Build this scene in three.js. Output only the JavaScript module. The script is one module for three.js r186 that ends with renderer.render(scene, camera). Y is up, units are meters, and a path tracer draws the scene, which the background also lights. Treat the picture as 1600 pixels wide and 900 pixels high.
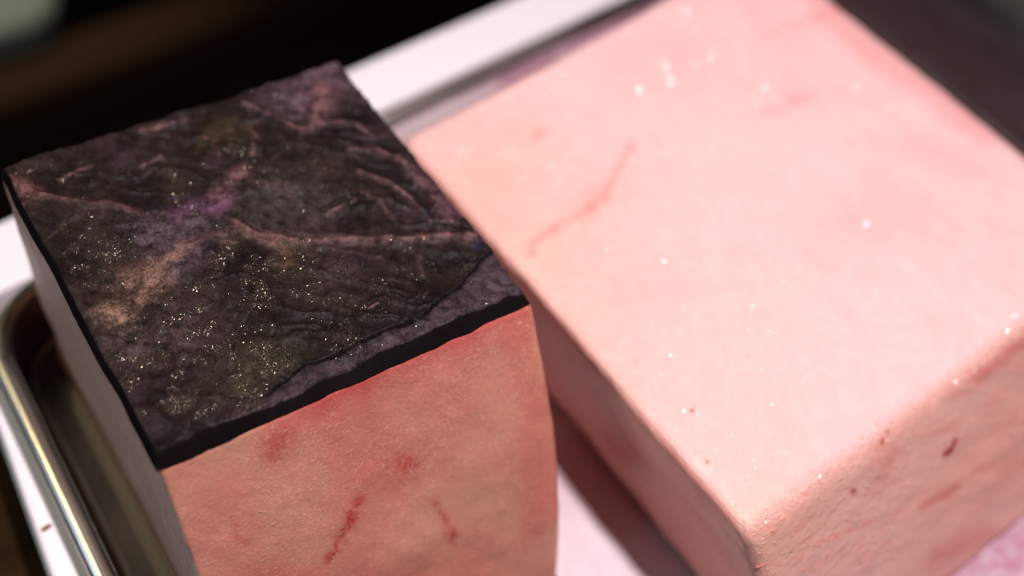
import * as THREE from 'three';
import { mergeGeometries } from 'three/addons/utils/BufferGeometryUtils.js';
import { RoundedBoxGeometry } from 'three/addons/geometries/RoundedBoxGeometry.js';

// ------------------------------------------------------------------ camera, light, exposure
const scene = new THREE.Scene();
scene.background = new THREE.Color(0x000000);
const camera = new THREE.PerspectiveCamera(27.58, 16 / 9, 0.02, 30);
camera.position.set(-0.03677, 0.35477, 0.15845);
camera.up.set(0.36248, 0.63875, -0.67868);
camera.lookAt(camera.position.x + 0.42996, camera.position.y - 0.76069, camera.position.z - 0.48629);
camera.focus = 0.318;
camera.userData.fStop = 3.9;

const renderer = new THREE.WebGLRenderer({ antialias: true });
renderer.toneMapping = THREE.LinearToneMapping;
renderer.toneMappingExposure = 1.0;
renderer.shadowMap.enabled = true;

// the stall's own lamp hangs over the tray; the other three are added
const KEY = { at: [0.15, 0.78, 0.11], to: [0.16, 0.0, 0.0], power: 2.22, color: [1, 0.9, 0.93] };
const WARM = { at: [-0.38, 0.78, -0.52], to: [0.1, 0.05, -0.02], power: 0.45, color: [1, 0.82, 0.48] };  // unseen warm lamp added for golden highlights and glints
const BACK_FILL = { at: [0.1, 0.5, -1.15], to: [0.12, -0.5, -0.98], power: 2, color: [0.97, 1, 0.85] };  // unseen lamp added to light the beam and crate
const COOL = { at: [-0.75, 0.42, -0.25], size: [0.5, 0.4], power: 1.7, color: [0.62, 0.82, 1] };  // unseen cool fill added for the left faces

// ------------------------------------------------------------------ helpers
const mm = 0.001;
function rng(seed) { let a = seed >>> 0; return () => { a = (a + 0x6d2b79f5) >>> 0; let t = Math.imul(a ^ (a >>> 15), 1 | a); t = (t + Math.imul(t ^ (t >>> 7), 61 | t)) ^ t; return ((t ^ (t >>> 14)) >>> 0) / 4294967296; }; }
const PERM = (() => { const r = rng(77), p = [...Array(256).keys()]; for (let i = 255; i > 0; i--) { const j = Math.floor(r() * (i + 1)); [p[i], p[j]] = [p[j], p[i]]; } return Uint8Array.from([...p, ...p]); })();
const RND = (() => { const r = rng(5), a = new Float32Array(256); for (let i = 0; i < 256; i++) a[i] = r() * 2 - 1; return a; })();
function noise3(x, y, z) {                                   // value noise, -1..1
  const xi = Math.floor(x), yi = Math.floor(y), zi = Math.floor(z);
  let u = x - xi, v = y - yi, w = z - zi; u = u * u * (3 - 2 * u); v = v * v * (3 - 2 * v); w = w * w * (3 - 2 * w);
  const X = xi & 255, Y = yi & 255, Z = zi & 255, X1 = (X + 1) & 255, Y1 = (Y + 1) & 255, Z1 = (Z + 1) & 255;
  const a = PERM[X], b = PERM[X1], aa = PERM[a + Y], ab = PERM[a + Y1], ba = PERM[b + Y], bb = PERM[b + Y1];
  const l = (p, q, t) => p + (q - p) * t;
  return l(l(l(RND[PERM[aa + Z]], RND[PERM[ba + Z]], u), l(RND[PERM[ab + Z]], RND[PERM[bb + Z]], u), v), l(l(RND[PERM[aa + Z1]], RND[PERM[ba + Z1]], u), l(RND[PERM[ab + Z1]], RND[PERM[bb + Z1]], u), v), w);
}
function fbm(x, y, z, oct = 4, gain = 0.5) { let s = 0, a = 1, n = 0; for (let i = 0; i < oct; i++) { s += a * noise3(x, y, z); n += a; a *= gain; x = x * 2.03 + 17.1; y = y * 2.03 + 5.3; z = z * 2.03 + 9.7; } return s / n; }
const clamp = (v, a = 0, b = 1) => Math.min(b, Math.max(a, v));
const smooth = (a, b, v) => { const t = clamp((v - a) / (b - a)); return t * t * (3 - 2 * t); };
const mix = (a, b, t) => a + (b - a) * t;
const mix3 = (a, b, t) => [a[0] + (b[0] - a[0]) * t, a[1] + (b[1] - a[1]) * t, a[2] + (b[2] - a[2]) * t];
const toSRGB = (v) => { v = clamp(v); return Math.round(255 * (v <= 0.0031308 ? 12.92 * v : 1.055 * Math.pow(v, 1 / 2.4) - 0.055)); };
function dataTex(data, W, H, srgb) {
  const t = new THREE.DataTexture(data, W, H, THREE.RGBAFormat, THREE.UnsignedByteType);
  t.magFilter = THREE.LinearFilter; t.minFilter = THREE.LinearMipmapLinearFilter; t.generateMipmaps = true;
  t.wrapS = t.wrapT = THREE.RepeatWrapping; if (srgb) t.colorSpace = THREE.SRGBColorSpace; t.needsUpdate = true; return t;
}
function greyTex(h, W, H, lo, hi) { const d = new Uint8Array(W * H * 4); for (let i = 0; i < W * H; i++) { const v = Math.round(255 * clamp((h[i] - lo) / (hi - lo))); d[4 * i] = d[4 * i + 1] = d[4 * i + 2] = v; d[4 * i + 3] = 255; } return dataTex(d, W, H, false); }

// a feature is a polyline in millimetres with a soft width; near() is 1 on the line, 0 away from it
function line(pts, s) { let x0 = 1e9, x1 = -1e9, y0 = 1e9, y1 = -1e9; for (const [x, y] of pts) { x0 = Math.min(x0, x); x1 = Math.max(x1, x); y0 = Math.min(y0, y); y1 = Math.max(y1, y); } const m = 3.2 * s; return { pts, s, box: [x0 - m, x1 + m, y0 - m, y1 + m] }; }
function dist(L, x, y) {
  const p = L.pts; let best = 1e9;
  if (p.length === 1) return Math.hypot(x - p[0][0], y - p[0][1]);
  for (let i = 0; i + 1 < p.length; i++) {
    const ax = p[i][0], ay = p[i][1], dx = p[i + 1][0] - ax, dy = p[i + 1][1] - ay, t = clamp(((x - ax) * dx + (y - ay) * dy) / (dx * dx + dy * dy));
    const ex = x - ax - t * dx, ey = y - ay - t * dy, d = ex * ex + ey * ey; if (d < best) best = d;
  }
  return Math.sqrt(best);
}
function near(L, x, y) { const b = L.box; if (x < b[0] || x > b[1] || y < b[2] || y > b[3]) return 0; const d = dist(L, x, y) / L.s; return Math.exp(-0.5 * d * d); }
function polyY(pts, x) { if (x <= pts[0][0]) return pts[0][1]; for (let i = 0; i + 1 < pts.length; i++) if (x <= pts[i + 1][0]) return mix(pts[i][1], pts[i + 1][1], (x - pts[i][0]) / (pts[i + 1][0] - pts[i][0])); return pts[pts.length - 1][1]; }

const used = new Map();
function numbered(n) { const k = used.get(n) || 0; used.set(n, k + 1); return k ? `${n}_${String(k).padStart(3, '0')}` : n; }
function thing(name, label, category, at = [0, 0, 0], group) { const o = new THREE.Group(); o.name = numbered(name); o.position.set(...at); o.userData = { label, category }; if (group) o.userData.group = group; scene.add(o); return o; }
function part(name, geometry, material, parent) { const m = new THREE.Mesh(geometry, material); m.name = name; m.castShadow = m.receiveShadow = true; parent.add(m); return m; }
function struct(name, geometry, material) { const m = part(name, geometry, material, scene); m.userData.kind = 'structure'; return m; }

// ------------------------------------------------------------------ cut blocks: a box grid, rounded, then drawn into a frustum
// faces in order: top, front, left, right, back, bottom. atlas[face] = [u0, v0, u1, v1]
function spaced(n, L, r) { const a = [], e = Math.min(r * 2.2, L * 0.2), k = 7; for (let i = 0; i <= k; i++) a.push(e * i / k); const m = Math.max(2, n - 2 * k); for (let i = 1; i < m; i++) a.push(e + (L - 2 * e) * i / m); for (let i = 0; i <= k; i++) a.push(L - e + e * i / k); return a; }
const FACES = [
  { f: 'top', u: 0, v: 2, w: 1, hi: true, flip: true }, { f: 'front', u: 0, v: 1, w: 2, hi: true }, { f: 'left', u: 2, v: 1, w: 0, hi: false },
  { f: 'right', u: 2, v: 1, w: 0, hi: true, flip: true }, { f: 'back', u: 0, v: 1, w: 2, hi: false, flip: true }, { f: 'bottom', u: 0, v: 2, w: 1, hi: false },
];
function block({ dim, n, r, top, base, y0, y1, atlas, bump = () => 0, flare = (t) => t }) {
  const pos = [], nor = [], uv = [], idx = [], welded = new Map();
  const ax = [0, 1, 2].map((k) => spaced(n[k], dim[k], r));
  const warp = (p) => {
    const s = p[0] / dim[0], q = p[1] / dim[1], t = p[2] / dim[2], k = flare(1 - q);
    const b = (Q) => [0, 1].map((c) => mix(mix(Q[0][c], Q[1][c], s), mix(Q[3][c], Q[2][c], s), t));   // corners: back-left, back-right, front-right, front-left
    const T = b(top), B = b(base);
    return [mix(T[0], B[0], k), mix(y0, y1, q), mix(T[1], B[1], k)];
  };
  const at = (p) => {
    const inn = p.map((c, k) => clamp(c, r, dim[k] - r)), d = p.map((c, k) => c - inn[k]), l = Math.hypot(...d);
    const nn = l > 1e-9 ? d.map((c) => c / l) : [0, 1, 0], q = l > 1e-9 ? inn.map((c, k) => c + nn[k] * r) : p.slice();
    const h = bump(q, nn); return warp(q.map((c, k) => c + nn[k] * h));
  };
  for (const F of FACES) {
    const U = ax[F.u], V = ax[F.v], start = pos.length / 3, a = atlas[F.f] || atlas.rest;
    for (let j = 0; j < V.length; j++) for (let i = 0; i < U.length; i++) {
      const p = [0, 0, 0]; p[F.u] = U[i]; p[F.v] = V[j]; p[F.w] = F.hi ? dim[F.w] : 0;
      pos.push(...at(p)); nor.push(0, 0, 0);
      uv.push(mix(a[0], a[2], U[i] / dim[F.u]), mix(a[1], a[3], V[j] / dim[F.v]));
    }
    const w = U.length;
    for (let j = 0; j + 1 < V.length; j++) for (let i = 0; i + 1 < w; i++) {
      const A = start + j * w + i, B = A + 1, C = A + w, D = C + 1;
      if (F.flip) idx.push(A, C, B, B, C, D); else idx.push(A, B, C, B, D, C);
    }
  }
  // area-weighted normals, shared across the seams between faces
  for (let i = 0; i < idx.length; i += 3) {
    const [a, b, c] = [idx[i], idx[i + 1], idx[i + 2]].map((k) => 3 * k);
    const ux = pos[b] - pos[a], uy = pos[b + 1] - pos[a + 1], uz = pos[b + 2] - pos[a + 2], vx = pos[c] - pos[a], vy = pos[c + 1] - pos[a + 1], vz = pos[c + 2] - pos[a + 2];
    const x = uy * vz - uz * vy, y = uz * vx - ux * vz, z = ux * vy - uy * vx;
    for (const k of [a, b, c]) { nor[k] += x; nor[k + 1] += y; nor[k + 2] += z; }
  }
  const key = (i) => `${Math.round(pos[i] * 2e6)},${Math.round(pos[i + 1] * 2e6)},${Math.round(pos[i + 2] * 2e6)}`;
  for (let i = 0; i < pos.length; i += 3) { const k = key(i), e = welded.get(k) || [0, 0, 0]; e[0] += nor[i]; e[1] += nor[i + 1]; e[2] += nor[i + 2]; welded.set(k, e); }
  for (let i = 0; i < pos.length; i += 3) { const e = welded.get(key(i)), l = Math.hypot(...e) || 1; nor[i] = e[0] / l; nor[i + 1] = e[1] / l; nor[i + 2] = e[2] / l; }
  const g = new THREE.BufferGeometry();
  g.setAttribute('position', new THREE.Float32BufferAttribute(pos, 3)); g.setAttribute('normal', new THREE.Float32BufferAttribute(nor, 3)); g.setAttribute('uv', new THREE.Float32BufferAttribute(uv, 2)); g.setIndex(idx);
  return g;
}
// bakes colour and relief of a block's faces into one sheet; p is the point on the uncurved block in millimetres
function bake(W, H, dim, rects, color, height) {
  const col = new Float32Array(W * H * 3), hgt = new Float32Array(W * H);
  const maps = {};
  for (const [name, [x0, y0, x1, y1]] of Object.entries(rects)) {
    const F = FACES.find((q) => q.f === name) || FACES[3], du = dim[F.u] / mm, dv = dim[F.v] / mm;
    maps[name] = { x0, y0, sx: (x1 - x0) / du, sy: (y1 - y0) / dv, x1, y1 };
    for (let y = y0; y < y1; y++) for (let x = x0; x < x1; x++) {
      const p = [0, 0, 0]; p[F.u] = (x + 0.5 - x0) / (x1 - x0) * du; p[F.v] = (y + 0.5 - y0) / (y1 - y0) * dv; p[F.w] = F.hi ? dim[F.w] / mm : 0;
      const i = y * W + x, c = color(p, name); col[3 * i] = c[0]; col[3 * i + 1] = c[1]; col[3 * i + 2] = c[2]; hgt[i] = height(p, name);
    }
  }
  const stamp = (face, u, v, rad, fn) => {                       // fn(distance 0..1, texel) around a point of a face, in mm
    const m = maps[face], cx = m.x0 + u * m.sx, cy = m.y0 + v * m.sy, rx = rad * m.sx, ry = rad * m.sy;
    for (let y = Math.max(m.y0, Math.floor(cy - ry)); y <= Math.min(m.y1 - 1, cy + ry); y++) for (let x = Math.max(m.x0, Math.floor(cx - rx)); x <= Math.min(m.x1 - 1, cx + rx); x++) {
      const d = Math.hypot((x + 0.5 - cx) / rx, (y + 0.5 - cy) / ry); if (d < 1) fn(d, y * W + x);
    }
  };
  const finish = (lo, hi) => {
    const d = new Uint8Array(W * H * 4);
    for (let i = 0; i < W * H; i++) { for (let k = 0; k < 3; k++) d[4 * i + k] = toSRGB(col[3 * i + k]); d[4 * i + 3] = 255; }
    return { map: dataTex(d, W, H, true), bump: greyTex(hgt, W, H, lo, hi), scale: (hi - lo) * mm };
  };
  const uvRects = {}; for (const [k, [a, b, c, d]] of Object.entries(rects)) uvRects[k] = [a / W, b / H, c / W, d / H];
  return { col, hgt, stamp, finish, uvRects };
}
function grain(name, g, N, size, keep, material, parent, seed, stretch = 0) {   // many tiny wet facets standing on a surface, more than one could count
  const P = g.attributes.position, Q = g.attributes.normal, I = g.index, rnd = rng(seed), T = I.count / 3, M = [], a = new THREE.Vector3(), b = new THREE.Vector3(), c = new THREE.Vector3(), m = new THREE.Matrix4(), e = new THREE.Euler(), q = new THREE.Quaternion(), up = new THREE.Vector3(0, 1, 0), n = new THREE.Vector3(), q2 = new THREE.Quaternion();
  for (let k = 0; k < N * 60 && M.length < N; k++) {
    const t = Math.floor(rnd() * T), [i, j, l] = [I.getX(3 * t), I.getX(3 * t + 1), I.getX(3 * t + 2)]; a.fromBufferAttribute(P, i); b.fromBufferAttribute(P, j); c.fromBufferAttribute(P, l); n.fromBufferAttribute(Q, i);
    let u = rnd(), v = rnd(); if (u + v > 1) { u = 1 - u; v = 1 - v; } a.multiplyScalar(1 - u - v).addScaledVector(b, u).addScaledVector(c, v);
    if (rnd() > keep(a, n)) continue;
    const s = size[0] + (size[1] - size[0]) * Math.pow(rnd(), 3);
    q.setFromUnitVectors(up, n); q2.setFromEuler(e.set((rnd() - 0.5) * 0.5, stretch ? (rnd() - 0.5) * 0.7 - 0.25 : rnd() * 6.283, (rnd() - 0.5) * 0.5)); q.multiply(q2);
    M.push(m.clone().compose(a, q, new THREE.Vector3(s * (0.8 + 0.9 * rnd()) * (stretch ? 1.5 + stretch * rnd() : 1), s * (0.25 + 0.35 * rnd()), s)));
  }
  const o = new THREE.InstancedMesh(new THREE.IcosahedronGeometry(1, 0), material, M.length); M.forEach((x, i) => o.setMatrixAt(i, x)); o.name = name; o.userData.kind = 'stuff'; parent.add(o); return o;
}
function fibre(B, face, rnd, u, v, len, ang, wid, hgt, tint) {   // a fine raised fibre, slightly curved
  const bend = (rnd() - 0.5) * 1.6; let a = ang; const st = wid * 0.6, n = Math.max(2, Math.round(len / st));
  for (let i = 0; i < n; i++) {
    const k = Math.sin(Math.PI * (i + 0.5) / n);
    B.stamp(face, u, v, wid, (d, t) => { const w = (1 - d * d) * k; if (B.hgt[t] < hgt * w + (B.base || 0)) B.hgt[t] = Math.max(B.hgt[t], B.hgt[t] * 0.5 + hgt * w); if (tint) for (let c = 0; c < 3; c++) B.col[3 * t + c] = mix(B.col[3 * t + c], tint[c], 0.28 * w); });
    u += Math.cos(a) * st; v += Math.sin(a) * st; a += bend / n;
  }
}

// ------------------------------------------------------------------ floor behind the stall and the dark counter
function woodMaterial(dark, light, rough, seed) {
  const W = 512, H = 512, d = new Uint8Array(W * H * 4), h = new Float32Array(W * H);
  for (let y = 0; y < H; y++) for (let x = 0; x < W; x++) {
    const g = fbm(x / 90, y / 9 + 2 * fbm(x / 160, y / 60, seed, 2), seed, 4), f = fbm(x / 40, y / 2.5, seed + 7, 2), t = clamp(0.5 + 0.7 * g + 0.3 * f);
    const c = mix3(dark, light, t), i = y * W + x; for (let k = 0; k < 3; k++) d[4 * i + k] = toSRGB(c[k]); d[4 * i + 3] = 255; h[i] = t;
  }
  return new THREE.MeshPhysicalMaterial({ map: dataTex(d, W, H, true), bumpMap: greyTex(h, W, H, 0, 1), bumpScale: 0.0003, roughness: rough, specularIntensity: 0.25 });
}
const counterWood = woodMaterial([0.012, 0.005, 0.0008], [0.03, 0.013, 0.0022], 0.9, 3);
const benchWood = woodMaterial([0.018, 0.007, 0.002], [0.038, 0.0165, 0.006], 0.9, 11);
const floorMat = new THREE.MeshStandardMaterial({ color: new THREE.Color().setRGB(0.012, 0.008, 0.007), roughness: 0.85 });
const fg = new THREE.PlaneGeometry(6, 6); fg.rotateX(-Math.PI / 2); fg.translate(0.3, -0.9, -1);
struct('floor', fg, floorMat);

const counter = thing('market_counter', 'dark stained wooden counter under the white board', 'counter', [0.24, -0.9, 0.07]);
{
  const t = new RoundedBoxGeometry(1.1, 0.03, 0.52, 3, 0.004); t.translate(0, 0.9 - 0.0188 - 0.015, 0); part('counter_top', t, counterWood, counter);
  const f = new RoundedBoxGeometry(1.02, 0.865, 0.44, 2, 0.004); f.translate(0, 0.4325 - 0.0013, 0.0); part('cabinet', f, counterWood, counter);
}

// ------------------------------------------------------------------ rounded four-sided loops for the board and the tray
function loop(corners, radius, seg = 14) {                       // counter-clockwise seen from above in x, -z; gives points and outward normals
  const out = [], n = corners.length;
  for (let i = 0; i < n; i++) {
    const p = corners[i], a = corners[(i + n - 1) % n], b = corners[(i + 1) % n];
    const d1 = [p[0] - a[0], p[1] - a[1]], d2 = [b[0] - p[0], b[1] - p[1]], l1 = Math.hypot(...d1), l2 = Math.hypot(...d2);
    const n1 = [-d1[1] / l1, d1[0] / l1], n2 = [-d2[1] / l2, d2[0] / l2], m = [n1[0] + n2[0], n1[1] + n2[1]], k = radius / ((m[0] * m[0] + m[1] * m[1]) / 2);
    const c = [p[0] - m[0] * k, p[1] - m[1] * k]; let a0 = Math.atan2(n1[1], n1[0]), a1 = Math.atan2(n2[1], n2[0]); while (a1 > a0 + Math.PI) a1 -= 2 * Math.PI; while (a1 < a0 - Math.PI) a1 += 2 * Math.PI;
    for (let j = 0; j <= seg; j++) { const t = mix(a0, a1, j / seg); out.push({ p: [c[0] + Math.cos(t) * radius, c[1] + Math.sin(t) * radius], n: [Math.cos(t), Math.sin(t)] }); }
  }
  const dense = [];                                              // long sides get points in between
  for (let i = 0; i < out.length; i++) { const A = out[i], B = out[(i + 1) % out.length], d = Math.hypot(A.p[0] - B.p[0], A.p[1] - B.p[1]), k = Math.max(1, Math.round(d / 0.02)); for (let j = 0; j < k; j++) { const t = j / k, nn = [mix(A.n[0], B.n[0], t), mix(A.n[1], B.n[1], t)], l = Math.hypot(...nn); dense.push({ p: [mix(A.p[0], B.p[0], t), mix(A.p[1], B.p[1], t)], n: [nn[0] / l, nn[1] / l] }); } }
  return dense;
}
function loft(L, profile, capFirst, capLast) {                   // profile: [outward offset, height] pairs
  const pos = [], uv = [], idx = [], n = L.length; let v = 0;
  profile.forEach(([o, y], j) => { if (j) v += Math.hypot(o - profile[j - 1][0], y - profile[j - 1][1]); let u = 0; for (let i = 0; i <= n; i++) { const q = L[i % n]; pos.push(q.p[0] + q.n[0] * o, y, q.p[1] + q.n[1] * o); uv.push(u, v); u += 0.01; } });
  for (let j = 0; j + 1 < profile.length; j++) for (let i = 0; i < n; i++) { const a = j * (n + 1) + i, b = a + 1, c = a + n + 1, d = c + 1; idx.push(a, b, c, b, d, c); }
  const cap = (j, up) => { const s = pos.length / 3; let cx = 0, cz = 0; for (let i = 0; i < n; i++) { const k = 3 * (j * (n + 1) + i); pos.push(pos[k], pos[k + 1], pos[k + 2]); uv.push(pos[k], pos[k + 2]); cx += pos[k] / n; cz += pos[k + 2] / n; } pos.push(cx, profile[j][1], cz); uv.push(cx, cz); for (let i = 0; i < n; i++) { const a = s + i, b = s + (i + 1) % n, c = s + n; if (up) idx.push(a, b, c); else idx.push(a, c, b); } };
  if (capFirst !== undefined) cap(0, capFirst); if (capLast !== undefined) cap(profile.length - 1, capLast);
  const g = new THREE.BufferGeometry(); g.setAttribute('position', new THREE.Float32BufferAttribute(pos, 3)); g.setAttribute('uv', new THREE.Float32BufferAttribute(uv, 2)); g.setIndex(idx); g.computeVertexNormals(); return g;
}
const arc = (ox, oy, r, a0, a1, n) => Array.from({ length: n + 1 }, (_, i) => { const a = (a0 + (a1 - a0) * i / n) * Math.PI / 180; return [ox + Math.cos(a) * r, oy + Math.sin(a) * r]; });

// white plastic board
{
  const W = 1024, H = 1024, d = new Uint8Array(W * H * 4);
  for (let y = 0; y < H; y++) for (let x = 0; x < W; x++) { const i = y * W + x, n = fbm(x / 60, y / 60, 1, 3), c = [0.86 + 0.02 * n, 0.8 + 0.025 * n, 0.825 + 0.02 * n]; for (let k = 0; k < 3; k++) d[4 * i + k] = toSRGB(c[k]); d[4 * i + 3] = 255; }
  const board = thing('cutting_board', 'white plastic cutting board with raised border holding the steel tray', 'cutting board', [0, -0.0183, 0]);
  const m = new THREE.MeshPhysicalMaterial({ map: dataTex(d, W, H, true), roughness: 0.5 });
  m.map.repeat.set(4, 4);
  const L = loop([[-0.0226, -0.1778], [-0.0527, 0.281], [0.606, 0.281], [0.606, -0.2562]], 0.004, 6);
  part('board_slab', loft(L, [[-0.0012, 0], [-0.001, 0.0001], [-0.0001, 0.001], [0, 0.0012], [0, 0.0016], [0, 0.013], [0, 0.0142], ...arc(-0.0015, 0.0145, 0.0015, 0, 90, 4), [-0.003, 0.016]], false, true), m, board);
  const bar = (q) => { const g = block({ dim: [0.012, 0.0142, 0.4], n: [20, 20, 60], r: 0.0022, y0: 0.0161, y1: 0.0303, atlas: { rest: [0, 0, 0.03, 1] }, top: q, base: q }); return g; };
  part('raised_border', bar([[-0.0216, -0.1768], [-0.0175, -0.1463], [-0.0175, 0.28], [-0.0517, 0.28]]), m, board);
  part('raised_border', bar([[-0.0216, -0.1768], [0.6, -0.255], [0.6, -0.231], [-0.0172, -0.1463]]), m, board);
  const s = new THREE.Shape(); for (let i = 0; i < 9; i++) { const a = i / 9 * 6.283, r = 0.0011 * (1 + 0.45 * Math.sin(a * 2 + 1)); s[i ? 'lineTo' : 'moveTo'](Math.cos(a) * r, Math.sin(a) * r * 0.75); }
  const g = new THREE.ExtrudeGeometry(s, { depth: 0.0003, bevelEnabled: true, bevelSize: 0.0002, bevelThickness: 0.0002, bevelSegments: 1 }); g.rotateX(-Math.PI / 2);
  const spot = part('brown_speck', g, new THREE.MeshStandardMaterial({ color: new THREE.Color().setRGB(0.2, 0.06, 0.03), roughness: 0.5 }), board); spot.position.set(-0.0266, 0.0304, -0.0485);
}

// stainless steel tray
{
  const tray = thing('steel_tray', 'shallow stainless steel tray with rolled rim holding both meat blocks', 'tray', [0, -0.002, 0]);
  const W = 512, H = 512, h = new Float32Array(W * H), rr = new Float32Array(W * H);
  for (let y = 0; y < H; y++) for (let x = 0; x < W; x++) { const i = y * W + x; h[i] = 0.6 * fbm(x / 70, y / 1.6, 4, 2) + 0.4 * noise3(x / 200, y / 0.9, 9); rr[i] = 0.5 + 0.35 * fbm(x / 50, y / 50, 6, 4); }
  const steel = (r, c) => { const m = new THREE.MeshPhysicalMaterial({ color: new THREE.Color().setRGB(...c), metalness: 1, side: THREE.DoubleSide, roughness: r, roughnessMap: greyTex(rr, W, H, -0.4, 1), bumpMap: greyTex(h, W, H, -1, 1), bumpScale: 0.00002 }); m.bumpMap.repeat.set(6, 6); m.roughnessMap.repeat.set(5, 5); return m; };
  const L = loop([[-0.0158, -0.1290], [-0.0158, 0.235], [0.57, 0.235], [0.546, -0.205]], 0.029, 24);
  const inside = [[-0.0062, 0.002], ...arc(-0.0062, 0.0062, 0.0042, 270, 360, 8), [-0.0012, 0.0265]];
  const outside = [[-0.0006, 0.0265], [-0.0012, 0.006], ...arc(-0.006, 0.005, 0.005, 0, -90, 6)];
  part('basin', loft(L, [...inside.map(([o, y]) => [o, y]), ...outside], true, false), steel(0.6, [0.3, 0.28, 0.285]), tray);  // same steel as the rim, darkened: shade put into its colour
  part('rim', loft(L, arc(0.0028, 0.0245, 0.0032, 200, -160, 30), undefined, undefined), steel(0.55, [0.82, 0.78, 0.7]), tray);  // warmth of the highlight put into the rim's steel colour
}

// pale sheet added to brighten the tray floor
{
  const W = 512, d = new Uint8Array(W * W * 4), h = new Float32Array(W * W);
  for (let y = 0; y < W; y++) for (let x = 0; x < W; x++) { const i = y * W + x, n = fbm(x / 50, y / 50, 71, 4), g = fbm(x / 3, y / 3, 72, 2), f = fbm(x / 12, y / 12, 73, 3), tinted = smooth(-0.1, 0.15, 0.3 * n + 0.25 * f + 0.3 * smooth(0.36, 0.44, x / W) - 0.3 * smooth(0.27, 0.34, y / W) * smooth(0.95, 0.9, y / W) - 0.3 * smooth(0.42, 0.3, x / W)), c = mix3(mix3([0.72, 0.61, 0.635], [0.64, 0.48, 0.52], clamp(0.4 + 1.3 * n)), [0.45, 0.2, 0.28], tinted * (0.75 + 0.4 * g)); for (let k = 0; k < 3; k++) d[4 * i + k] = toSRGB(c[k] * (1 + 0.06 * g)); d[4 * i + 3] = 255; h[i] = g; }  // lilac patch at front right: shade put into the sheet's colour
  const m = new THREE.MeshStandardMaterial({ map: dataTex(d, W, W, true), bumpMap: greyTex(h, W, W, -1, 1), bumpScale: 0.0002, roughness: 0.7 }); m.map.repeat.set(2, 2); m.bumpMap.repeat.set(2, 2);
  const sheet = loft(loop([[0.104, -0.13], [0.1085, 0.1], [0.15, 0.145], [0.42, 0.135], [0.425, -0.16]], 0.004, 4), [[0, 0], [0, 0.0005], [-0.0003, 0.0008]], false, true);
  const o = thing('added_sheet', 'thin pinkish white sheet added to brighten the tray floor under the large block', 'sheet', [0, 0.0002, 0]);
  part('sheet_floor', sheet, m, o);
  const wall = (x, d) => [x, -0.129 - 0.1353 * (x + 0.0158) + d], flap = block({ dim: [0.3, 0.02, 0.0008], n: [60, 24, 18], r: 0.0003, y0: 0.0012, y1: 0.0208, atlas: { rest: [0, 0, 0.6, 0.05] },
    top: [wall(0.112, 0.0016), wall(0.43, 0.0016), wall(0.43, 0.0024), wall(0.112, 0.0024)], base: [wall(0.112, 0.0064), wall(0.43, 0.0064), wall(0.43, 0.0072), wall(0.112, 0.0072)], bump: (p) => 0.0006 * fbm(p[0] / 0.03, p[1] / 0.03, 5, 3) });
  part('added_flap', flap, m, o);  // flap added to lighten the tray's dark back wall
}

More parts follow.
